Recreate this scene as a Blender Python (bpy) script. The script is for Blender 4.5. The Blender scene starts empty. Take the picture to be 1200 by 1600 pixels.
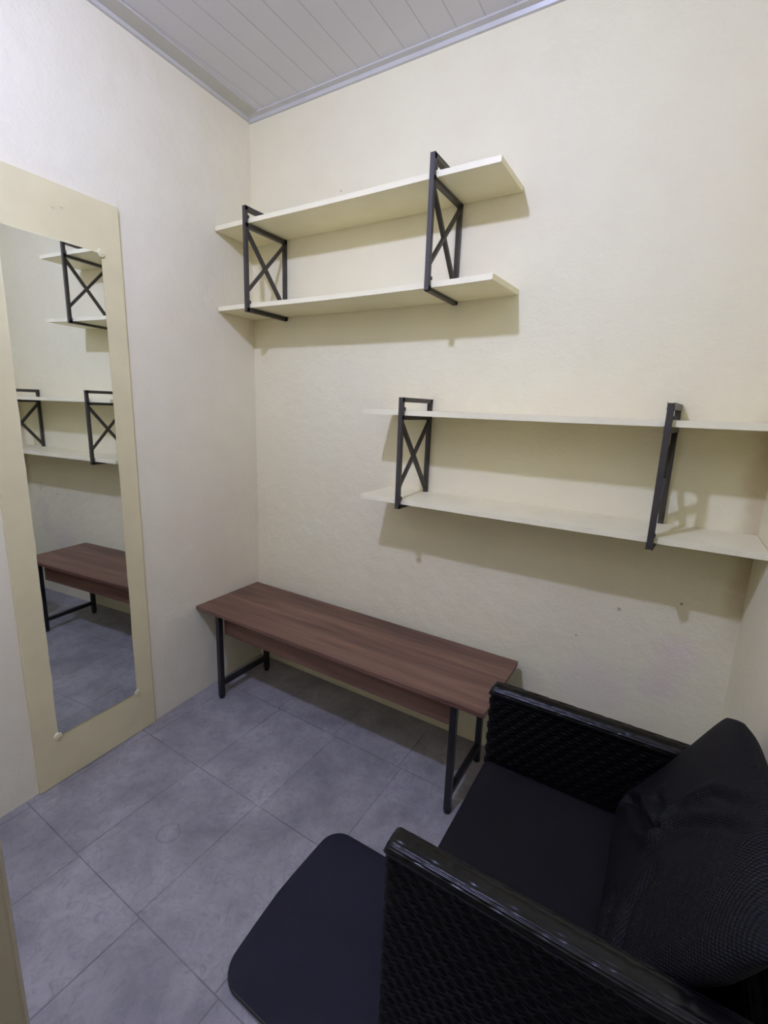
import bpy, bmesh, math, random
from mathutils import Vector, Matrix
PI = math.pi
random.seed(4)
SC = bpy.context.scene
COL = SC.collection

# ------------------------------------------------------------------ camera
yaw, pitch, roll = -0.5435, -0.2043, 0.0347
fwd = Vector((math.sin(yaw)*math.cos(pitch), math.cos(yaw)*math.cos(pitch), math.sin(pitch)))
rgt = Vector((math.cos(yaw), -math.sin(yaw), 0))
upv = rgt.cross(fwd)
r2 = rgt*math.cos(roll) + upv*math.sin(roll)
u2 = -rgt*math.sin(roll) + upv*math.cos(roll)
cam_data = bpy.data.cameras.new('camera')
cam = bpy.data.objects.new('camera', cam_data)
COL.objects.link(cam)
M = Matrix((r2, u2, -fwd)).transposed().to_4x4()
M.translation = Vector((1.8162, -1.7221, 1.390))
cam.matrix_world = M
cam_data.sensor_fit = 'HORIZONTAL'
cam_data.sensor_width = 36.0
cam_data.lens = 727.6*36/1200
cam_data.shift_x = 1.72/1200
cam_data.shift_y = -12.1/1200
cam_data.clip_start = 0.02
SC.camera = cam

# ------------------------------------------------------------------ world / exposure
world = bpy.data.worlds.new('world')
SC.world = world
world.use_nodes = True
world.node_tree.nodes['Background'].inputs[0].default_value = (0.5, 0.55, 0.62, 1)
world.node_tree.nodes['Background'].inputs[1].default_value = 0.15
SC.view_settings.view_transform = 'Standard'
SC.view_settings.look = 'None'
SC.view_settings.exposure = 0.0
SC.view_settings.gamma = 1.0
SC.view_settings.use_curve_mapping = False
SC.cycles.max_bounces = 12
SC.cycles.diffuse_bounces = 8

BULB = Vector((1.0974, -1.6148, 2.600))
BULB_R = 0.036
BULB_POWER = 1075.0            # emission strength of the bulb glass
BULB_COLOR = (0.905, 1.0, 1.76)

# ------------------------------------------------------------------ node helpers
def new_mat(name):
    m = bpy.data.materials.new(name)
    m.use_nodes = True
    return m, m.node_tree, m.node_tree.nodes['Principled BSDF']

def N(nt, typ, **kw):
    n = nt.nodes.new(typ)
    for k, v in kw.items():
        if k.startswith('i_'):
            n.inputs[k[2:].replace('_', ' ')].default_value = v
        else:
            setattr(n, k, v)
    return n

def L(nt, a, b): nt.links.new(a, b)

def mth(nt, op, a, b=None, c=None):
    n = nt.nodes.new('ShaderNodeMath'); n.operation = op
    for i, v in enumerate((a, b, c)):
        if v is None: continue
        if isinstance(v, (int, float)): n.inputs[i].default_value = v
        else: nt.links.new(v, n.inputs[i])
    return n.outputs[0]

def ramp(nt, fac, stops):
    r = nt.nodes.new('ShaderNodeValToRGB')
    el = r.color_ramp.elements
    while len(el) < len(stops): el.new(0.5)
    for e, (p, c) in zip(el, stops):
        e.position = p; e.color = (*c, 1) if len(c) == 3 else c
    nt.links.new(fac, r.inputs[0])
    return r.outputs[0]

def mixc(nt, fac, a, b, mode='MIX'):
    m = nt.nodes.new('ShaderNodeMix'); m.data_type = 'RGBA'; m.blend_type = mode
    for sock, v in ((m.inputs[0], fac), (m.inputs[6], a), (m.inputs[7], b)):
        if isinstance(v, (int, float)): sock.default_value = v
        elif isinstance(v, tuple): sock.default_value = (*v[:3], 1)
        else: nt.links.new(v, sock)
    return m.outputs[2]

def noise(nt, vec, scale, detail=4, rough=0.55, dist=0.0):
    n = nt.nodes.new('ShaderNodeTexNoise')
    n.inputs['Scale'].default_value = scale
    n.inputs['Detail'].default_value = detail
    n.inputs['Roughness'].default_value = rough
    n.inputs['Distortion'].default_value = dist
    if vec is not None: nt.links.new(vec, n.inputs['Vector'])
    return n.outputs['Fac']

def bump(nt, h, strength, dist, normal=None):
    b = nt.nodes.new('ShaderNodeBump')
    b.inputs['Strength'].default_value = strength
    b.inputs['Distance'].default_value = dist
    nt.links.new(h, b.inputs['Height'])
    if normal is not None: nt.links.new(normal, b.inputs['Normal'])
    return b.outputs[0]

def coords(nt, scale=(1, 1, 1), kind='Object', loc=(0, 0, 0), rot=(0, 0, 0)):
    t = nt.nodes.new('ShaderNodeTexCoord')
    m = nt.nodes.new('ShaderNodeMapping')
    m.inputs['Scale'].default_value = scale
    m.inputs['Location'].default_value = loc
    m.inputs['Rotation'].default_value = rot
    nt.links.new(t.outputs[kind], m.inputs['Vector'])
    return m.outputs[0]

def spot(nt, vec, p, r, soft):
    d = nt.nodes.new('ShaderNodeVectorMath'); d.operation = 'DISTANCE'
    nt.links.new(vec, d.inputs[0]); d.inputs[1].default_value = p
    mr = nt.nodes.new('ShaderNodeMapRange'); mr.interpolation_type = 'SMOOTHSTEP'
    mr.inputs['From Min'].default_value = r + soft
    mr.inputs['From Max'].default_value = r
    nt.links.new(d.outputs['Value'], mr.inputs['Value'])
    return mr.outputs[0]

# ------------------------------------------------------------------ materials
def plaster(name, col=(0.787, 0.738, 0.50), spots=(), patches=(), stain=False):
    m, nt, p = new_mat(name)
    v = coords(nt)
    big = noise(nt, v, 1.6, 3)
    c = ramp(nt, big, [(0.3, (col[0]*0.985, col[1]*0.955, col[2]*0.95)), (0.7, (col[0]*1.01, col[1]*1.02, col[2]*1.02))])
    mid = noise(nt, v, 9, 5)
    c = mixc(nt, 0.06, c, ramp(nt, mid, [(0.35, (0.62, 0.55, 0.38)), (0.65, (0.9, 0.88, 0.7))]))
    for (q, r, s, cc, f) in spots:
        c = mixc(nt, mth(nt, 'MULTIPLY', spot(nt, v, q, r, s), f), c, cc)
    if stain:
        # brown damp streak that runs down the corner, own ragged outline
        sx = nt.nodes.new('ShaderNodeSeparateXYZ'); nt.links.new(v, sx.inputs[0])
        w = mth(nt, 'ADD', sx.outputs[0], mth(nt, 'MULTIPLY', noise(nt, v, 7, 5), 0.10))
        a = nt.nodes.new('ShaderNodeMapRange'); a.interpolation_type = 'SMOOTHSTEP'
        a.inputs['From Min'].default_value = 2.055; a.inputs['From Max'].default_value = 2.12
        nt.links.new(w, a.inputs['Value'])
        z = nt.nodes.new('ShaderNodeMapRange'); z.interpolation_type = 'SMOOTHSTEP'
        z.inputs['From Min'].default_value = 0.62; z.inputs['From Max'].default_value = 0.90
        nt.links.new(sx.outputs[2], z.inputs['Value'])
        z2 = nt.nodes.new('ShaderNodeMapRange'); z2.interpolation_type = 'SMOOTHSTEP'
        z2.inputs['From Min'].default_value = 1.6; z2.inputs['From Max'].default_value = 1.15
        nt.links.new(sx.outputs[2], z2.inputs['Value'])
        f = mth(nt, 'MULTIPLY', mth(nt, 'MULTIPLY', a.outputs[0], z.outputs[0]), z2.outputs[0])
        c = mixc(nt, mth(nt, 'MULTIPLY', f, 0.55), c, (0.42, 0.29, 0.15))
    L(nt, c, p.inputs['Base Color'])
    p.inputs['Roughness'].default_value = 0.62
    fine = noise(nt, v, 95, 5, 0.6)
    und = noise(nt, v, 16, 4, 0.5)
    n1 = bump(nt, und, 0.36, 0.012)
    n2 = bump(nt, fine, 0.34, 0.004, n1)
    for (q, r) in patches:      # blistered paint
        mask = spot(nt, v, q, r*0.2, r)
        blis = ramp(nt, noise(nt, v, 55, 6, 0.7, 0.6), [(0.5, (0, 0, 0)), (0.56, (1, 1, 1))])
        n2 = bump(nt, mth(nt, 'MULTIPLY', blis, mask), 0.3, 0.003, n2)
    L(nt, n2, p.inputs['Normal'])
    return m

BACK_SPOTS = [((1.92, 0, 0.80), 0.003, 0.003, (0.25, 0.2, 0.17), .8), ((1.745, 0, 0.735), 0.004, 0.004, (0.35, 0.3, 0.25), .7),
              ((1.62, 0, 0.60), 0.002, 0.003, (0.3, 0.25, 0.2), .6), ((0.52, 0, 2.26), 0.003, 0.004, (0.4, 0.38, 0.33), .6),
              ((1.93, 0, 0.62), 0.02, 0.08, (0.74, 0.60, 0.54), .45), ((1.9, 0, 0.50), 0.02, 0.08, (0.74, 0.60, 0.54), .45),
              ((1.70, 0, 0.42), 0.03, 0.15, (0.74, 0.62, 0.57), .35)]
M_wall_back = plaster('wall_back_plaster', spots=BACK_SPOTS,
                      patches=[((0.98, 0, 0.86), 0.10), ((1.18, 0, 0.84), 0.12), ((1.6, 0, 0.78), 0.12), ((1.35, 0, 0.88), 0.08)], stain=True)
M_wall = plaster('wall_plaster')
M_wall_left = plaster('wall_left_plaster', col=(0.795, 0.750, 0.56), patches=[((0.02, -0.30, 1.15), 0.14), ((0.03, -0.36, 0.65), 0.16)])

def paint(name, col, rough=0.4, bs=0.12, wear=0.04):
    m, nt, p = new_mat(name)
    v = coords(nt)
    c = mixc(nt, ramp(nt, noise(nt, v, 7, 5), [(0.35, (0, 0, 0)), (0.75, (1, 1, 1))]), col, tuple(x*(1-wear*2.2) for x in col))
    L(nt, c, p.inputs['Base Color'])
    p.inputs['Roughness'].default_value = rough
    L(nt, bump(nt, noise(nt, v, 60, 4), bs, 0.003), p.inputs['Normal'])
    return m

M_board = paint('cream_shelf_paint', (0.865, 0.81, 0.55), 0.42, 0.10)
M_panel = paint('cream_panel_paint', (0.735, 0.665, 0.39), 0.34, 0.14)
M_clip = paint('clip_paint', (0.735, 0.675, 0.43), 0.34, 0.2)
M_door = paint('door_paint', (0.40, 0.36, 0.27), 0.45, 0.12)
M_trim = paint('ceiling_trim_plastic', (0.55, 0.54, 0.50), 0.35, 0.03)

def metal(name, col, rough):
    m, nt, p = new_mat(name)
    v = coords(nt)
    c = mixc(nt, noise(nt, v, 30, 4), col, tuple(x*1.5 for x in col))
    L(nt, c, p.inputs['Base Color'])
    p.inputs['Metallic'].default_value = 0.0
    p.inputs['Roughness'].default_value = rough
    L(nt, bump(nt, noise(nt, v, 150, 3), 0.08, 0.002), p.inputs['Normal'])
    return m
M_metal = metal('black_painted_steel', (0.036, 0.031, 0.026), 0.42)
M_leg = metal('black_bench_steel', (0.009, 0.009, 0.011), 0.35)
M_plastic = metal('black_foot_plastic', (0.008, 0.008, 0.009), 0.6)

def ceiling_mat():
    m, nt, p = new_mat('ceiling_panel_plastic')
    v = coords(nt)
    s = nt.nodes.new('ShaderNodeSeparateXYZ'); L(nt, v, s.inputs[0])
    fr = mth(nt, 'FRACT', mth(nt, 'DIVIDE', mth(nt, 'SUBTRACT', s.outputs[0], 0.02), 0.1))
    d = mth(nt, 'ABSOLUTE', mth(nt, 'SUBTRACT', fr, 0.5))
    g = nt.nodes.new('ShaderNodeMapRange')
    g.inputs['From Min'].default_value = 0.478; g.inputs['From Max'].default_value = 0.498
    L(nt, d, g.inputs['Value'])
    c = mixc(nt, mth(nt, 'MULTIPLY', g.outputs[0], 0.45), ramp(nt, noise(nt, v, 3, 3), [(0.3, (0.64, 0.64, 0.68)), (0.7, (0.67, 0.67, 0.71))]), (0.22, 0.2, 0.2))
    L(nt, c, p.inputs['Base Color'])
    p.inputs['Roughness'].default_value = 0.42
    L(nt, bump(nt, mth(nt, 'SUBTRACT', 1.0, g.outputs[0]), 0.5, 0.002), p.inputs['Normal'])
    return m
M_ceiling = ceiling_mat()

def floor_mat():
    m, nt, p = new_mat('floor_tiles')
    TW, TH = 0.3239, 0.4366
    v = coords(nt, rot=(0, 0, 0.008))
    # tile grid
    v0 = coords(nt, loc=(-0.4415+4*TW, 0.2982+8*TH, 0), rot=(0, 0, 0.008))
    b = nt.nodes.new('ShaderNodeTexBrick')
    b.offset = 0.045; b.offset_frequency = 2; b.squash = 1.0
    b.inputs['Scale'].default_value = 1.0
    b.inputs['Brick Width'].default_value = TW
    b.inputs['Row Height'].default_value = TH
    b.inputs['Mortar Size'].default_value = 0.0022
    b.inputs['Mortar Smooth'].default_value = 0.6
    b.inputs['Bias'].default_value = 0.0
    b.inputs['Color1'].default_value = (0.0, 0, 0, 1); b.inputs['Color2'].default_value = (1, 1, 1, 1)
    b.inputs['Mortar'].default_value = (0.5, 0.5, 0.5, 1)
    L(nt, v0, b.inputs['Vector'])
    cloud = noise(nt, v, 5.2, 8, 0.64, 0.35)
    c = ramp(nt, cloud, [(0.28, (0.18, 0.169, 0.175)), (0.5, (0.278, 0.262, 0.258)), (0.72, (0.378, 0.36, 0.35))])
    tone = mixc(nt, 0.06, c, b.outputs['Color'], 'OVERLAY')
    sp = noise(nt, v, 38, 8, 0.72, 1.2)
    tone = mixc(nt, ramp(nt, sp, [(0.48, (0, 0, 0)), (0.72, (0.8, 0.8, 0.8))]), tone, (0.17, 0.16, 0.175))
    sp2 = noise(nt, v, 21, 8, 0.7, 2.0)
    tone = mixc(nt, ramp(nt, sp2, [(0.62, (0, 0, 0)), (0.85, (0.5, 0.5, 0.5))]), tone, (0.42, 0.41, 0.46))
    # worn ring mark
    wv = nt.nodes.new('ShaderNodeVectorMath'); wv.operation = 'DISTANCE'
    L(nt, v, wv.inputs[0]); wv.inputs[1].default_value = RING
    rr = mth(nt, 'ABSOLUTE', mth(nt, 'SUBTRACT', mth(nt, 'ADD', wv.outputs['Value'], mth(nt, 'MULTIPLY', noise(nt, v, 25, 3), 0.02)), 0.045))
    rm = nt.nodes.new('ShaderNodeMapRange'); rm.inputs['From Min'].default_value = 0.004; rm.inputs['From Max'].default_value = 0.0
    L(nt, rr, rm.inputs['Value'])
    tone = mixc(nt, mth(nt, 'MULTIPLY', rm.outputs[0], 0.5), tone, (0.12, 0.11, 0.13))
    gm = mth(nt, 'MULTIPLY', b.outputs['Fac'], ramp(nt, noise(nt, v, 6, 3), [(0.35, (0.25,)*3), (0.65, (0.9,)*3)]))
    tone = mixc(nt, gm, tone, (0.085, 0.08, 0.09))
    L(nt, tone, p.inputs['Base Color'])
    p.inputs['Roughness'].default_value = 0.55
    n1 = bump(nt, noise(nt, v, 30, 5), 0.12, 0.003)
    n2 = bump(nt, mth(nt, 'SUBTRACT', 1.0, b.outputs['Fac']), 0.5, 0.002, n1)
    L(nt, n2, p.inputs['Normal'])
    return m
RING = (0.597, -0.971, 0.0)
M_floor = floor_mat()

def wood_mat():
    m, nt, p = new_mat('bench_walnut_laminate')
    v = coords(nt, scale=(0.6, 10, 10))
    a = noise(nt, v, 1.7, 6, 0.6, 0.5)
    c = ramp(nt, a, [(0.30, (0.060, 0.026, 0.017)), (0.46, (0.147, 0.073, 0.046)), (0.6, (0.20, 0.108, 0.068)), (0.8, (0.34, 0.20, 0.13))])
    v2 = coords(nt, scale=(2.0, 90, 90))
    f = noise(nt, v2, 2.0, 5, 0.6)
    c = mixc(nt, 0.40, c, ramp(nt, f, [(0.3, (0.5, 0.47, 0.45)), (0.7, (1.1, 1.1, 1.1))]), 'MULTIPLY')
    L(nt, c, p.inputs['Base Color'])
    p.inputs['Roughness'].default_value = 0.46
    L(nt, bump(nt, f, 0.08, 0.001), p.inputs['Normal'])
    return m
M_wood = wood_mat()

def mirror_mat():
    m, nt, p = new_mat('mirror_silvering')
    p.inputs['Metallic'].default_value = 1.0
    p.inputs['Base Color'].default_value = (0.80, 0.83, 0.83, 1)
    p.inputs['Roughness'].default_value = 0.015
    return m
M_mirror = mirror_mat()

def rattan_mat():
    m, nt, p = new_mat('black_rattan')
    v = coords(nt, scale=(6, 6, 60))
    c = mixc(nt, noise(nt, v, 3, 3), (0.002, 0.002, 0.002), (0.0045, 0.0045, 0.0045))
    L(nt, c, p.inputs['Base Color'])
    p.inputs['Roughness'].default_value = 0.36
    p.inputs['Specular IOR Level'].default_value = 0.15
    L(nt, bump(nt, noise(nt, coords(nt, scale=(15, 15, 400)), 2, 2), 0.12, 0.001), p.inputs['Normal'])
    return m
M_rattan = rattan_mat()

M_rail = rattan_mat()
M_rail.name = 'black_rattan_rail'
M_rail.node_tree.nodes['Principled BSDF'].inputs['Roughness'].default_value = 0.30
M_rail.node_tree.nodes['Principled BSDF'].inputs['Specular IOR Level'].default_value = 0.35

def fabric(name, col, rough, pitch, strength, spec=0.3, axes=(0, 1)):
    m, nt, p = new_mat(name)
    v = coords(nt)
    s = nt.nodes.new('ShaderNodeSeparateXYZ'); L(nt, v, s.inputs[0])
    k = 2*PI/pitch
    a = mth(nt, 'SINE', mth(nt, 'MULTIPLY', s.outputs[axes[0]], k))
    b = mth(nt, 'SINE', mth(nt, 'MULTIPLY', s.outputs[axes[1]], k))
    h = mth(nt, 'MULTIPLY', a, b)
    c = mixc(nt, noise(nt, v, 8, 4), tuple(x*0.8 for x in col), tuple(x*1.25 for x in col))
    L(nt, c, p.inputs['Base Color'])
    p.inputs['Roughness'].default_value = rough
    p.inputs['Specular IOR Level'].default_value = spec
    L(nt, bump(nt, h, strength, pitch*0.3), p.inputs['Normal'])
    return m
M_seat = fabric('dark_seat_fabric', (0.0090, 0.0085, 0.0090), 0.9, 0.003, 0.3, 0.12)
M_pillow = fabric('black_mesh_fabric', (0.0048, 0.0047, 0.0056), 0.6, 0.0062, 0.5, 0.16, (1, 2))
M_mat = fabric('navy_mat_fabric', (0.0185, 0.0175, 0.0260), 0.88, 0.003, 0.3, 0.2)
M_piping = metal('mat_vinyl_edge', (0.008, 0.008, 0.012), 0.22)

def bulb_mat():
    m, nt, p = new_mat('bulb_glow')
    p.inputs['Base Color'].default_value = (0.9, 0.9, 0.9, 1)
    p.inputs['Emission Color'].default_value = (*BULB_COLOR, 1)
    p.inputs['Emission Strength'].default_value = BULB_POWER
    return m
M_bulb = bulb_mat()
M_white = paint('white_lamp_plastic', (0.75, 0.75, 0.73), 0.4, 0.02)

# ------------------------------------------------------------------ object helpers
def empty(name, loc, label, cat, group=None):
    o = bpy.data.objects.new(name, None)
    COL.objects.link(o)
    o.location = loc
    o.empty_display_size = 0.1
    o['label'] = label; o['category'] = cat
    if group: o['group'] = group
    return o

def world_loc(o):
    v = Vector(o.location)
    while o.parent: o = o.parent; v += Vector(o.location)
    return v

def obj(name, bm, mat, parent=None, origin=None, smooth=False, label=None, kind=None, autosmooth=None):
    """links bm (built in world coordinates) as one mesh object"""
    bmesh.ops.recalc_face_normals(bm, faces=bm.faces)
    base = world_loc(parent) if parent else Vector((0, 0, 0))
    org = Vector(origin) if origin is not None else base
    bmesh.ops.translate(bm, verts=bm.verts, vec=-org)
    me = bpy.data.meshes.new(name)
    bm.to_mesh(me); bm.free()
    me.materials.append(mat)
    if smooth or autosmooth:
        for f in me.polygons: f.use_smooth = True
    if autosmooth:
        me.set_sharp_from_angle(angle=math.radians(autosmooth))
    o = bpy.data.objects.new(name, me)
    COL.objects.link(o)
    o.location = org - base if parent else org
    if parent: o.parent = parent
    if label: o['label'] = label
    if kind: o['kind'] = kind
    return o

def box(bm, x0, x1, y0, y1, z0, z1, bev=0.0, seg=2):
    t = bmesh.new()
    bmesh.ops.create_cube(t, size=1)
    for v in t.verts:
        v.co = Vector((x0+(v.co.x+.5)*(x1-x0), y0+(v.co.y+.5)*(y1-y0), z0+(v.co.z+.5)*(z1-z0)))
    if bev: bmesh.ops.bevel(t, geom=t.edges[:], offset=bev, segments=seg, affect='EDGES', profile=0.7)
    merge(bm, t)

def merge(bm, t):
    me = bpy.data.meshes.new('tmp'); t.to_mesh(me); t.free()
    bm.from_mesh(me); bpy.data.meshes.remove(me)

def bar(bm, a, b, w, side, bev=0.0012, h=None):
    """rectangular bar from a to b; w is its width along 'side', h across"""
    a, b = Vector(a), Vector(b); d = (b-a); ln = d.length; d.normalize()
    s = Vector(side).normalized(); t = d.cross(s).normalized(); h = h or w
    q = bmesh.new(); bmesh.ops.create_cube(q, size=1)
    for v in q.verts:
        v.co = a + d*((v.co.x+.5)*ln) + s*(v.co.y*w) + t*(v.co.z*h)
    if bev: bmesh.ops.bevel(q, geom=q.edges[:], offset=bev, segments=2, affect='EDGES')
    merge(bm, q)

def cyl(bm, c, r, h, seg=24, axis='Z', r2=None):
    q = bmesh.new()
    bmesh.ops.create_cone(q, cap_ends=True, segments=seg, radius1=r, radius2=r if r2 is None else r2, depth=h)
    if axis == 'Y': bmesh.ops.rotate(q, verts=q.verts, matrix=Matrix.Rotation(PI/2, 3, 'X'))
    if axis == 'X': bmesh.ops.rotate(q, verts=q.verts, matrix=Matrix.Rotation(PI/2, 3, 'Y'))
    bmesh.ops.translate(q, verts=q.verts, vec=c)
    merge(bm, q)

def prism(bm, poly, z0, z1):
    vs0 = [bm.verts.new((x, y, z0)) for x, y in poly]
    vs1 = [bm.verts.new((x, y, z1)) for x, y in poly]
    n = len(poly)
    bm.faces.new(vs0[::-1]); bm.faces.new(vs1)
    for i in range(n): bm.faces.new((vs0[i], vs0[(i+1) % n], vs1[(i+1) % n], vs1[i]))

def struct(name, bm, mat, **kw):
    return obj(name, bm, mat, kind='structure', **kw)

# ------------------------------------------------------------------ room shell
H = 2.6492; W = 2.0765; WL = -0.0595; YF = -2.40
lx = lambda y: WL*y                      # left wall face at depth y
TH = 0.10
bm = bmesh.new(); prism(bm, [(-TH-.05, TH), (W+TH, TH), (W+TH, YF-1.2), (-TH, YF-1.2)], -0.08, 0.0)
struct('floor', bm, M_floor)
bm = bmesh.new(); prism(bm, [(-TH-.05, TH), (W+TH, TH), (W+TH, YF-1.2), (-TH, YF-1.2)], H, H+0.06)
struct('ceiling', bm, M_ceiling)
bm = bmesh.new(); box(bm, -TH, W+TH, 0, TH, 0, H)
struct('wall_back', bm, M_wall_back)
bm = bmesh.new(); prism(bm, [(0, 0), (lx(YF), YF), (lx(YF)-TH, YF), (-TH, 0)], 0, H)
struct('wall_left', bm, M_wall_left)
bm = bmesh.new(); box(bm, W, W+TH, YF, 0, 0, H)
struct('wall_right', bm, M_wall)
DX0, DX1, DZ = 1.08, 1.90, 2.08
bm = bmesh.new()
box(bm, lx(YF)-TH, DX0, YF-TH, YF, 0, H); box(bm, DX1, W+TH, YF-TH, YF, 0, H); box(bm, DX0, DX1, YF-TH, YF, DZ, H)
struct('wall_front', bm, M_wall)
bm = bmesh.new(); box(bm, -TH, W+TH, YF-1.2, YF-1.1, 0, H)
struct('wall_hallway', bm, M_wall)

# ceiling edge trims (plastic coving strips)
bm = bmesh.new()
for i in range(1):
    pr = [(0, 0), (0.030, 0), (0.030, -0.006), (0.012, -0.010), (0.008, -0.022), (0, -0.024)]
    a = [bm.verts.new((0.0, -dy, H+dz)) for dy, dz in pr]
    b = [bm.verts.new((W, -dy, H+dz)) for dy, dz in pr]
    n = len(pr)
    for k in range(n): bm.faces.new((a[k], a[(k+1) % n], b[(k+1) % n], b[k]))
    bm.faces.new(a); bm.faces.new(b[::-1])
struct('trim_1', bm, M_trim)
bm = bmesh.new()
pr = [(0, 0), (0.075, 0), (0.075, -0.005), (0.014, -0.008), (0.009, -0.018), (0, -0.020)]
a = [bm.verts.new((dx, 0, H+dz)) for dx, dz in pr]
b = [bm.verts.new((lx(YF)+dx, YF, H+dz)) for dx, dz in pr]
n = len(pr)
for k in range(n): bm.faces.new((a[k], a[(k+1) % n], b[(k+1) % n], b[k]))
bm.faces.new(a); bm.faces.new(b[::-1])
struct('trim_2', bm, M_trim)

# door leaf standing open beside the camera, with its frame in the front wall
bm = bmesh.new()
box(bm, DX0, DX0+0.03, YF-TH, YF+0.004, 0, DZ); box(bm, DX1-0.03, DX1, YF-TH, YF+0.004, 0, DZ); box(bm, DX0, DX1, YF-TH, YF+0.004, DZ-0.03, DZ)
struct('trim_3', bm, M_door)
E0 = Vector((1.392, -1.611, 0)); HG = Vector((1.13, -2.36, 0))
dd = (HG-E0).normalized(); nn = Vector((dd.y, -dd.x, 0))
if nn.x > 0: nn = -nn
bm = bmesh.new()
prism(bm, [((E0)[0], (E0)[1]), (HG.x, HG.y), ((HG+nn*0.035).x, (HG+nn*0.035).y), ((E0+nn*0.035).x, (E0+nn*0.035).y)], 0.008, 2.04)
bmesh.ops.bevel(bm, geom=bm.edges[:], offset=0.002, segments=2, affect='EDGES')
door = struct('door_1', bm, M_door)
bm = bmesh.new()
for sgn in (-1, 1):
    q = E0 + dd*0.06 + Vector((0, 0, 1.0)) + (nn*0.035 if sgn > 0 else Vector((0, 0, 0)))
    o_ = nn*sgn
    bar(bm, q, q+o_*0.045, 0.016, (0, 0, 1)); bar(bm, q+o_*0.045, q+o_*0.045+dd*0.11, 0.016, (0, 0, 1), 0.004)
obj('door_handle', bm, M_metal, door, label='grey metal door handle')

# ------------------------------------------------------------------ ceiling lamp
lamp = empty('ceiling_lamp', (BULB.x, BULB.y, H), 'bare round white bulb in a white ceiling lampholder', 'lamp')
bm = bmesh.new(); cyl(bm, (BULB.x, BULB.y, H-0.006), 0.05, 0.012, 32, r2=0.045)
cyl(bm, (BULB.x, BULB.y, (H-0.012+BULB.z-0.008)/2), BULB_R+0.0015, H-0.012-BULB.z+0.008, 32, r2=0.024)  # unseen collar added over the bulb's upper half to dim the upper walls
obj('lampholder', bm, M_white, lamp, autosmooth=40)
bm = bmesh.new(); bmesh.ops.create_uvsphere(bm, u_segments=24, v_segments=16, radius=BULB_R)
bmesh.ops.translate(bm, verts=bm.verts, vec=BULB)
obj('bulb', bm, M_bulb, lamp, smooth=True)

# ------------------------------------------------------------------ mirror panel on the left wall
PA, PB, PH = -0.6735, -1.1312, 2.047
MA, MB_, MZ0, MZ1 = -0.751, -1.0545, 0.1896, 1.8765
XM = 0.0127
mir = empty('wall_mirror', (lx(-0.9), -0.9, 0), 'tall narrow mirror on a cream board standing against left wall', 'mirror')
def lp(y, off): return Vector((lx(y)+off, y, 0))
def slab(bm, ya, yb, z0, z1, o0, o1, corner=0.0, wob=0.0, nz=1):
    """slab parallel to the left wall"""
    q = bmesh.new()
    prism(q, [(lx(ya)+o0, ya), (lx(yb)+o0, yb), (lx(yb)+o1, yb), (lx(ya)+o1, ya)], z0, z1)
    merge(bm, q)
bm = bmesh.new(); slab(bm, PA, PB, 0.001, PH, 0.0, XM)
bmesh.ops.bevel(bm, geom=bm.edges[:], offset=0.002, segments=2, affect='EDGES')
obj('backing_board', bm, M_panel, mir)
# glass: chamfered rectangle with a slightly uneven painted edge
bm = bmesh.new()
pts = []
c = 0.014
outl = [(MA, MZ0+c), (MA, MZ1-c), (MA-c, MZ1), (MB_+c, MZ1), (MB_, MZ1-c), (MB_, MZ0+c), (MB_+c, MZ0), (MA-c, MZ0)]
for i in range(8):
    (ya, za), (yb, zb) = outl[i], outl[(i+1) % 8]
    nseg = max(1, int(math.hypot(yb-ya, zb-za)/0.05))
    for k in range(nseg):
        t = k/nseg
        j = 0.0 if k == 0 else random.uniform(-0.0013, 0.0013)
        pts.append((ya+(yb-ya)*t + (j if abs(zb-za) > abs(yb-ya) else 0), za+(zb-za)*t + (j if abs(zb-za) <= abs(yb-ya) else 0)))
f0 = [bm.verts.new((lx(y)+XM+0.0030, y, z)) for y, z in pts]
f1 = [bm.verts.new((lx(y)+XM-0.001, y, z)) for y, z in pts]
bm.faces.new(f0); bm.faces.new(f1[::-1])
for i in range(len(pts)): bm.faces.new((f0[i], f0[(i+1) % len(pts)], f1[(i+1) % len(pts)], f1[i]))
obj('mirror_glass', bm, M_mirror, mir)
for (y, z) in ((MA, MZ0), (MA, MZ1), (MB_, MZ0), (MB_, MZ1)):
    sy = 1 if y == MA else -1; sz = 1 if z == MZ1 else -1
    bm = bmesh.new()
    cyl(bm, (0, 0, 0), 0.015, 0.006, 20, 'X', r2=0.011)
    cyl(bm, (0.004, 0, 0), 0.004, 0.003, 12, 'X')
    bmesh.ops.translate(bm, verts=bm.verts, vec=(lx(y)+XM+0.003, y+sy*0.001, z+sz*0.001))
    obj('corner_clip', bm, M_clip, mir, autosmooth=40, label='round painted corner clip holding the glass')
# two plugged screw heads in the board above the glass
for (y, z) in ((-0.868, 1.985), (-0.895, 1.975)):
    bm = bmesh.new()
    cyl(bm, (lx(y)+XM+0.0005, y, z), 0.006, 0.003, 12, 'X')
    obj('screw_plug', bm, M_panel, mir, autosmooth=40)

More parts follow.
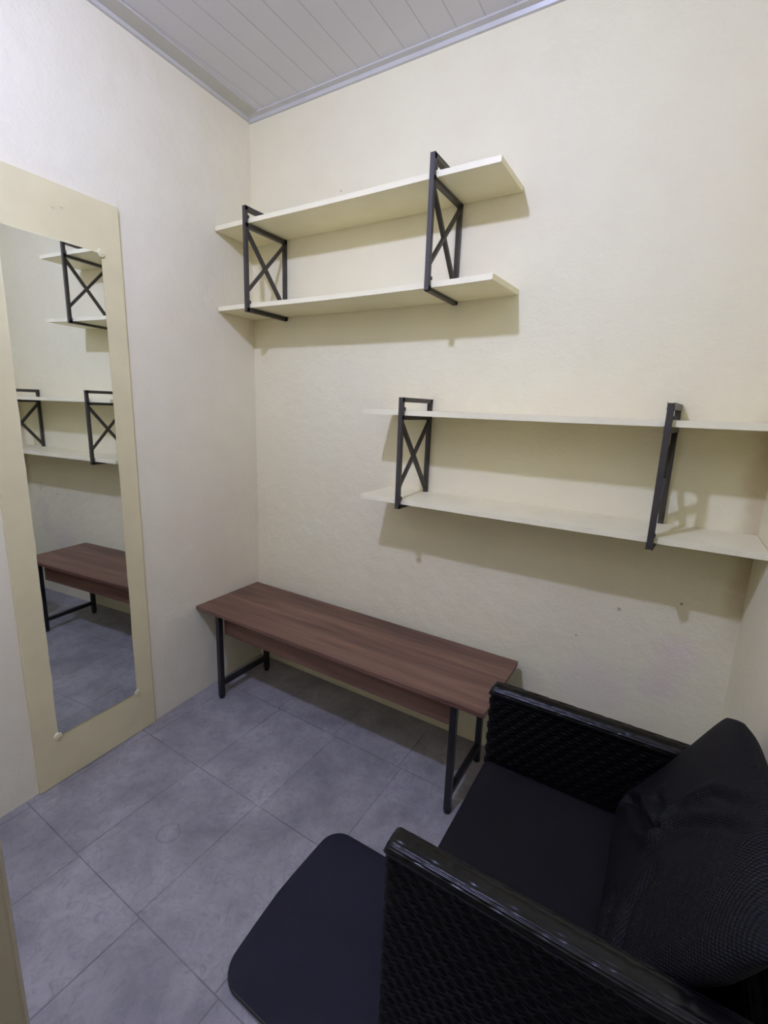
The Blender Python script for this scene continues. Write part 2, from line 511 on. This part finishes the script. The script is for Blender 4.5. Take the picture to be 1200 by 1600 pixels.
# ------------------------------------------------------------------ wall shelves
T = 0.016; D = 0.2466; HB = 0.4055; ZT = HB-0.045; BT = 0.018
def bracket(parent, x, z, yaw=0.0, label=None):
    """yaw is how far the wall end stands to the right of the front post"""
    bm = bmesh.new(); w = 0.017
    X = lambda y: x + yaw*(1+y/D)
    yf = -D+T/2; yr = -T/2-0.001
    bar(bm, (X(yf), yf, z), (X(yf), yf, z+HB), w, (1, 0, 0), h=T)
    bar(bm, (X(yr), yr, z), (X(yr), yr, z+HB), w, (1, 0, 0), h=T)
    for zz in (z+T/2, z+HB-T/2, z+ZT-BT-T/2):
        bar(bm, (X(-D), -D+0.002, zz), (X(0), -0.002, zz), w, (1, 0, 0), h=T)
    b = obj('bracket', bm, M_metal, parent, label=label)
    zt = z+ZT-BT-T; zb = z+T+BT
    for k, (p, q) in enumerate((((yf, zt-0.004), (yr, zb+0.012)), ((yr, zt-0.004), (yf, zb+0.045)))):
        bm = bmesh.new()
        bar(bm, (X(p[0])+0.001*(k-.5), p[0], p[1]), (X(q[0])+0.001*(k-.5), q[0], q[1]), w*0.72, (1, 0, 0), 0.001, h=0.0125)
        obj('cross_brace', bm, M_metal, b)
    for zz in (z+T+BT, z+ZT):       # little welded stop behind the post, just above each board
        bm = bmesh.new(); box(bm, x+0.006, x+0.0115, -D+T-0.002, -D+T+0.004, zz, zz+0.011)
        obj('stop_tab', bm, M_metal, b)
    return b

def board(parent, x0, x1, z, sag=0.0, sup=(0, 1), x0r=None, x1r=None, yf=-0.2217-0.006, rear=-0.0015, curl0=0.0, curl1=0.0):
    """18 mm board, top at z, bending a little between its brackets"""
    bm = bmesh.new(); n = 40
    x0r = x0 if x0r is None else x0r; x1r = x1 if x1r is None else x1r
    rows = []
    for i in range(n+1):
        t = i/n
        xf = x0+(x1-x0)*t; xr = x0r+(x1r-x0r)*t
        def dz(x):
            s0, s1 = sup
            if x < s0: return curl0*((s0-x)/max(1e-6, s0-x0))**1.5
            if x > s1: return curl1*((x-s1)/max(1e-6, x1-s1))**1.5
            q = (x-s0)/(s1-s0); return -sag*4*q*(1-q)
        rows.append([bm.verts.new((xf, yf, z-BT+dz(xf))), bm.verts.new((xf, yf, z+dz(xf))), bm.verts.new((xr, rear, z+dz(xf))), bm.verts.new((xr, rear, z-BT+dz(xf)))])
    for i in range(n):
        for k in range(4):
            bm.faces.new((rows[i][k], rows[i][(k+1) % 4], rows[i+1][(k+1) % 4], rows[i+1][k]))
    bm.faces.new(rows[0]); bm.faces.new(rows[-1][::-1])
    edges = [e for e in bm.edges if len(e.link_faces) == 2 and e.calc_face_angle(0) > 0.8]
    bmesh.ops.bevel(bm, geom=edges, offset=0.0012, segments=2, affect='EDGES')
    return obj('shelf_board', bm, M_board, parent)

u1, u2x, uz = 0.2148, 1.0622, 1.7686
up = empty('wall_shelf', (0.65, 0, uz), 'cream two-board wall shelf in the left corner, above the bench', 'shelf', 'cream wall shelves on black steel brackets')
bracket(up, u1, uz+0.001); bracket(up, u2x, uz+0.0065)
board(up, 0.0185, 1.281, uz+0.0065+ZT-0.003, 0.002, (u1, u2x), x0r=0.006, x1r=1.284)
board(up, 0.0185, 1.281, uz+0.0045+T+BT-0.002, 0.003, (u1, u2x), x0r=0.006, x1r=1.297, curl1=0.004)
l1, l2, lz = 0.9839, 1.8186, 1.0229
lo = empty('wall_shelf', (1.45, 0, lz), 'cream two-board wall shelf reaching the right wall, the lower one', 'shelf', 'cream wall shelves on black steel brackets')
bracket(lo, l1, lz); bracket(lo, l2-0.012, lz, 0.020)
board(lo, 0.8093, W-0.002, lz+ZT, 0.001, (l1, l2))
board(lo, 0.8093, W-0.002, lz+T+BT, 0.001, (l1, l2))

# ------------------------------------------------------------------ bench
bx0, bx1, bd, byb, bz = 0.0262, 1.4327, 0.4227, 0.0374, 0.45
bench = empty('bench', (0.73, -0.23, 0), 'long low walnut-brown bench with black steel legs under the shelves', 'bench')
bm = bmesh.new(); box(bm, bx0, bx1, -bd, -byb, bz-0.016, bz, 0.0012)
obj('bench_top', bm, M_wood, bench)
FX0, FX1, FY, RY = 0.146, 1.3214, -0.392, -0.0975
for y in (FY+0.026, RY+0.004):
    bm = bmesh.new(); box(bm, FX0+0.012, FX1-0.012, y-0.0075, y+0.0075, 0.325, bz-0.016, 0.001)
    obj('apron', bm, M_wood, bench)
for x in (FX0, FX1):
    for y in (FY, RY):
        bm = bmesh.new(); box(bm, x-0.0115, x+0.0115, y-0.0115, y+0.0115, 0.012, bz-0.016, 0.003)
        lg = obj('leg', bm, M_leg, bench)
        bm = bmesh.new(); cyl(bm, (x, y, 0.0095), 0.0125, 0.019, 20, r2=0.0135)
        obj('foot_cap', bm, M_plastic, lg, autosmooth=40)
    bm = bmesh.new(); box(bm, x-0.010, x+0.010, FY+0.0115, RY-0.0115, 0.062, 0.084, 0.002)
    obj('stretcher', bm, M_leg, bench)

# ------------------------------------------------------------------ rattan armchair
CX0, CX1 = 1.472, 2.060
AF0, AF1 = -0.530, -0.478        # far arm
AN0, AN1 = -1.110, -1.060        # near arm
AZ = 0.622
chair = empty('rattan_armchair', (1.77, -0.79, 0), 'black woven rattan armchair with dark seat cushion in the right corner', 'armchair')

def woven(x0, x1, y0, y1, z0, z1, pitch=0.0195, half=0.0165, amp=0.0019, r=0.018, step=0.0034):
    """closed woven wall: rounded rectangle in plan, bands of three strands going round it"""
    # perimeter samples
    per = []
    def arc(cx, cy, a0, a1):
        n = max(3, int(abs(a1-a0)*r/step)+2)
        for i in range(n):
            a = a0+(a1-a0)*i/(n-1); per.append((cx+r*math.cos(a), cy+r*math.sin(a), math.cos(a), math.sin(a)))
    def seg(ax, ay, bx_, by_, nx, ny):
        ln = math.hypot(bx_-ax, by_-ay); n = int(ln/step)
        for i in range(1, n): per.append((ax+(bx_-ax)*i/n, ay+(by_-ay)*i/n, nx, ny))
    arc(x1-r, y0+r, -PI/2, 0); seg(x1, y0+r, x1, y1-r, 1, 0)
    arc(x1-r, y1-r, 0, PI/2); seg(x1-r, y1, x0+r, y1, 0, 1)
    arc(x0+r, y1-r, PI/2, PI); seg(x0, y1-r, x0, y0+r, -1, 0)
    arc(x0+r, y0+r, PI, 1.5*PI); seg(x0+r, y0, x1-r, y0, 0, -1)
    s = [0.0]
    for i in range(1, len(per)): s.append(s[-1]+math.hypot(per[i][0]-per[i-1][0], per[i][1]-per[i-1][1]))
    tot = s[-1]+math.hypot(per[0][0]-per[-1][0], per[0][1]-per[-1][1])
    nh = 2*max(1, round(tot/half/2)); hl = tot/nh
    nr = max(1, round((z1-z0)/pitch)); pt = (z1-z0)/nr
    sub = 4
    zs = []
    for k in range(nr*2):
        for j in range(sub): zs.append((k, j/sub))
    zs.append((nr*2-1, 1.0))
    bm = bmesh.new(); grid = []
    for (k, f) in zs:
        band = k//2
        z = z0 + pt/2*(k+f)
        prof = math.sqrt(max(0, 1-(2*f-1)**2))          # round strand
        row = []
        for (x, y, nx, ny), ss in zip(per, s):
            w = math.cos(PI*ss/hl + PI*(band % 2))
            d = amp*w*(0.6+0.4*prof) + 0.0016*prof - 0.0016
            row.append(bm.verts.new((x+nx*d, y+ny*d, z)))
        grid.append(row)
    n = len(per)
    for a in range(len(grid)-1):
        for i in range(n):
            bm.faces.new((grid[a][i], grid[a][(i+1) % n], grid[a+1][(i+1) % n], grid[a+1][i]))
    bm.faces.new(grid[0][::-1]); bm.faces.new(grid[-1])
    return bm

def top_roll(x0, x1, y0, y1, z0, z1, axis='x'):
    """rounded cap of long wrapped strands along the top of a woven wall"""
    bm = bmesh.new()
    q = (y0+y1)/2 if axis == 'x' else (x0+x1)/2
    hw = ((y1-y0) if axis == 'x' else (x1-x0))/2+0.003
    a0, a1 = (x0, x1) if axis == 'x' else (y0, y1)
    n = int((a1-a0)/0.006); m = 48
    rows = []
    hgt = z1-z0
    for i in range(n+1):
        t = i/n; a = a0+(a1-a0)*t
        e = min(a-a0, a1-a)
        cap = 1.0 if e > 0.016 else math.sqrt(max(0.02, 1-(1-e/0.016)**2))
        row = []
        for k in range(m+1):
            th = PI*k/m
            strand = 9*k/m; f = strand % 1.0; idx = int(strand)
            prof = math.sqrt(max(0, 1-(2*f-1)**2))
            ph = (a*14.5 + (idx % 3)*0.33 + random.Random(idx).random()*0.15) % 1.0
            dip = math.exp(-((ph-0.5)/0.05)**2)*0.0022
            rr = 1.0
            sx_ = math.copysign(abs(math.cos(th))**0.55, math.cos(th)); sz_ = abs(math.sin(th))**0.6
            rad = (hw - 0.0019*(1-prof) - dip)
            yy = q + sx_*rad*(0.75+0.25*cap); zz = z0 + (hgt*sz_ - (0.0019*(1-prof)+dip)*sz_)*cap
            row.append(bm.verts.new((a, yy, zz) if axis == 'x' else (yy, a, zz)))
        rows.append(row)
    for i in range(n):
        for k in range(m): bm.faces.new((rows[i][k], rows[i][k+1], rows[i+1][k+1], rows[i+1][k]))
    bm.faces.new(rows[0]); bm.faces.new(rows[-1][::-1])
    for i in range(n): bm.faces.new((rows[i][m], rows[i][0], rows[i+1][0], rows[i+1][m]))
    return bm

for (y0, y1) in ((AF0, AF1), (AN0, AN1)):
    arm = obj('arm', woven(CX0, CX1-0.045, y0, y1, 0.055, AZ-0.022), M_rattan, chair, smooth=True)
    obj('arm_rail', top_roll(CX0-0.002, CX1-0.03, y0, y1, AZ-0.026, AZ), M_rail, arm, smooth=True)
bk = obj('backrest', woven(CX1-0.045, CX1, AN0, AF1, 0.055, 0.545), M_rattan, chair, smooth=True)
obj('back_rail', top_roll(CX1-0.045, CX1, AN0, AF1, 0.542, 0.566, 'y'), M_rattan, bk, smooth=True)
obj('front_skirt', woven(CX0+0.012, CX0+0.050, AN1+0.002, AF0-0.002, 0.13, 0.30), M_rattan, chair, smooth=True)
bm = bmesh.new(); box(bm, CX0+0.045, CX1-0.05, AN1+0.003, AF0-0.003, 0.265, 0.296, 0.004)
obj('seat_base', bm, M_rattan, chair)
for x in (CX0+0.030, CX1-0.030):
    for y in ((AF0+AF1)/2, (AN0+AN1)/2):
        bm = bmesh.new(); cyl(bm, (x, y, 0.028), 0.014, 0.056, 20, r2=0.019)
        lg = obj('leg', bm, M_plastic, chair, autosmooth=40)

def superpad(x0, x1, y0, y1, z0, z1, n=26, e=7.0, puff=0.006):
    """soft rectangular cushion with rounded edges"""
    bm = bmesh.new(); bmesh.ops.create_cube(bm, size=2)
    bmesh.ops.subdivide_edges(bm, edges=bm.edges[:], cuts=n, use_grid_fill=True)
    cx, cy, cz = (x0+x1)/2, (y0+y1)/2, (z0+z1)/2
    hx, hy, hz = (x1-x0)/2, (y1-y0)/2, (z1-z0)/2
    r = 0.020
    for v in bm.verts:
        a, b, c_ = v.co
        p = Vector((a*hx, b*hy, c_*hz))
        core = Vector((max(-hx+r, min(hx-r, p.x)), max(-hy+r, min(hy-r, p.y)), max(-hz+r, min(hz-r, p.z))))
        d = p-core
        if d.length > 1e-6 and sum(abs(t) > 1e-6 for t in d) > 1: p = core + d.normalized()*r
        dome = (1-a*a)*(1-b*b)
        p.z += puff*dome*c_
        v.co = p + Vector((cx, cy, cz))
    return bm
obj('seat_cushion', superpad(1.480, 1.985, AN1+0.0045, AF0-0.0045, 0.297, 0.400), M_seat, chair, smooth=True, label='flat dark fabric seat cushion')

# ------------------------------------------------------------------ big soft back cushion
PO = Vector((1.831, -0.795, 0.4235)); PU = Vector((0.487, 0, 0.873)); PN = Vector((-0.873, 0, 0.487))
CREASES = [  # polylines in (y, height along cushion), width, depth
    ([(-0.800, 0.191), (-0.735, 0.150), (-0.657, 0.121), (-0.60, 0.075)], 0.010, 0.022),
    ([(-0.805, 0.195), (-0.739, 0.205), (-0.69, 0.185)], 0.010, 0.010),
    ([(-0.800, 0.200), (-0.766, 0.251), (-0.772, 0.323), (-0.851, 0.396)], 0.008, 0.008),
    ([(-0.800, 0.200), (-0.822, 0.272), (-0.869, 0.339), (-0.905, 0.385)], 0.009, 0.009),
    ([(-1.02, 0.10), (-0.93, 0.14), (-0.90, 0.20)], 0.012, 0.008),
    ([(-0.98, 0.05), (-0.88, 0.08)], 0.012, 0.007),
]
def seg_d(p, a, b):
    ax, ay = a; bx_, by_ = b; dx, dy = bx_-ax, by_-ay
    t = max(0, min(1, ((p[0]-ax)*dx+(p[1]-ay)*dy)/(dx*dx+dy*dy)))
    return math.hypot(p[0]-ax-dx*t, p[1]-ay-dy*t)

def back_cushion():
    bm = bmesh.new(); n = 120; HW = 0.270; HH = 0.372
    front, back = [], []
    for i in range(n+1):
        a = -1+2*i/n
        rf, rb = [], []
        for j in range(n+1):
            b = j/n; bb = 2*b-1
            edge = max(0.0, (1-abs(a)**3.2))**0.5 * max(0.0, (1-abs(bb)**4.0))**0.45
            y = PO.y + a*HW*(1-0.04*(1-bb*bb)) - 0.018*max(0, -a)*min(1, max(0, (b-0.5)*4))
            h = b*HH*(1-0.0*a*a) + 0.048*max(0, bb)*(1-abs(a)**3.5)
            if abs(a) > 0.75 and bb > 0.8: h -= 0.010*(abs(a)-0.75)/0.25*(bb-0.8)/0.2
            t = (0.030+0.022*max(0, -a))*edge
            for (pl, wd, dp) in CREASES:
                d = min(seg_d((y, h), pl[k], pl[k+1]) for k in range(len(pl)-1))
                t -= dp*math.exp(-(d/wd)**2)*edge
                t += dp*0.45*math.exp(-((d-2.2*wd)/(wd*1.3))**2)*edge
            t += 0.004*math.sin(9*y+14*h)*edge
            base = Vector((PO.x, y, PO.z)) + PU*h
            lean = 0.0
            pf = base + PN*t
            pb = base - PN*(0.052*edge)
            on = (i in (0, n) or j in (0, n))
            vf = bm.verts.new(pf); rf.append(vf)
            rb.append(vf if on else bm.verts.new(pb))
        front.append(rf); back.append(rb)
    for i in range(n):
        for j in range(n):
            bm.faces.new((front[i][j], front[i+1][j], front[i+1][j+1], front[i][j+1]))
            q = (back[i][j], back[i][j+1], back[i+1][j+1], back[i+1][j])
            if len(set(q)) == 4 and not all(v in (front[i][j], front[i+1][j], front[i+1][j+1], front[i][j+1]) for v in q):
                bm.faces.new(q)
    return bm
cush = obj('back_cushion', back_cushion(), M_pillow, None, origin=PO, smooth=True)
cush['label'] = 'creased black mesh-fabric cushion leaning against the back of the armchair'
cush['category'] = 'cushion'

# ------------------------------------------------------------------ floor mat in front of the armchair
def rrect(x0, x1, y0, y1, r, n=12, bulge=0.0):
    p = []
    for (cx, cy, a0) in ((x1-r, y1-r, 0), (x0+r, y1-r, PI/2), (x0+r, y0+r, PI), (x1-r, y0+r, 1.5*PI)):
        for k in range(n+1):
            a = a0+PI/2*k/n; p.append((cx+r*math.cos(a), cy+r*math.sin(a)))
    out = []
    for i in range(len(p)):
        a, b = Vector(p[i]), Vector(p[(i+1) % len(p)])
        m = max(1, int((b-a).length/0.02))
        for k in range(m): out.append(tuple(a+(b-a)*k/m))
    cx, cy = (x0+x1)/2, (y0+y1)/2
    res = []
    for x, y in out:
        u, v = (x-cx)/((x1-x0)/2), (y-cy)/((y1-y0)/2)
        res.append((x+bulge*u*(1-v*v), y+bulge*0.5*v*(1-u*u)))
    return res
def pad(outline, z0, z1, r=0.006):
    bm = bmesh.new(); cx = sum(p[0] for p in outline)/len(outline); cy = sum(p[1] for p in outline)/len(outline)
    rings = []
    prof = [(r, z0), (0, z0+r*0.8), (0, z1-r), (r*0.3, z1-r*0.3), (r, z1), (0.03, z1+0.001), (0.09, z1+0.0015)]
    for ins, z in prof:
        rr = []
        for (x, y) in outline:
            d = Vector((cx-x, cy-y)); d.normalize(); rr.append(bm.verts.new((x+d.x*ins, y+d.y*ins, z)))
        rings.append(rr)
    n = len(outline)
    for a in range(len(rings)-1):
        for i in range(n): bm.faces.new((rings[a][i], rings[a][(i+1) % n], rings[a+1][(i+1) % n], rings[a+1][i]))
    bm.faces.new(rings[0][::-1]); bm.faces.new(rings[-1])
    return bm
mat_o = empty('floor_mat', (1.25, -0.92, 0), 'dark navy rounded padded mat lying on the grey tiles before the armchair', 'mat')
OUT = [(x+max(0, -0.93-y)*0.07*(1.455-x)/0.41, y) for x, y in rrect(1.040, 1.455, -1.158, -0.676, 0.058, bulge=0.007)]
obj('mat_pad', pad(OUT, 0.001, 0.021), M_mat, mat_o, smooth=True)
bm = bmesh.new(); n = len(OUT); rings = []
cx, cy = 1.2475, -0.92
for i, (x, y) in enumerate(OUT):
    d = Vector((x-cx, y-cy, 0)); d.normalize()
    rings.append([bm.verts.new((x+d.x*(0.0035*math.cos(t)-0.0005), y+d.y*(0.0035*math.cos(t)-0.0005), 0.0135+0.0055*math.sin(t))) for t in [2*PI*k/8 for k in range(8)]])
for i in range(n):
    for k in range(8): bm.faces.new((rings[i][k], rings[i][(k+1) % 8], rings[(i+1) % n][(k+1) % 8], rings[(i+1) % n][k]))
obj('edge_piping', bm, M_piping, mat_o, smooth=True, label='glossy dark edge piping')
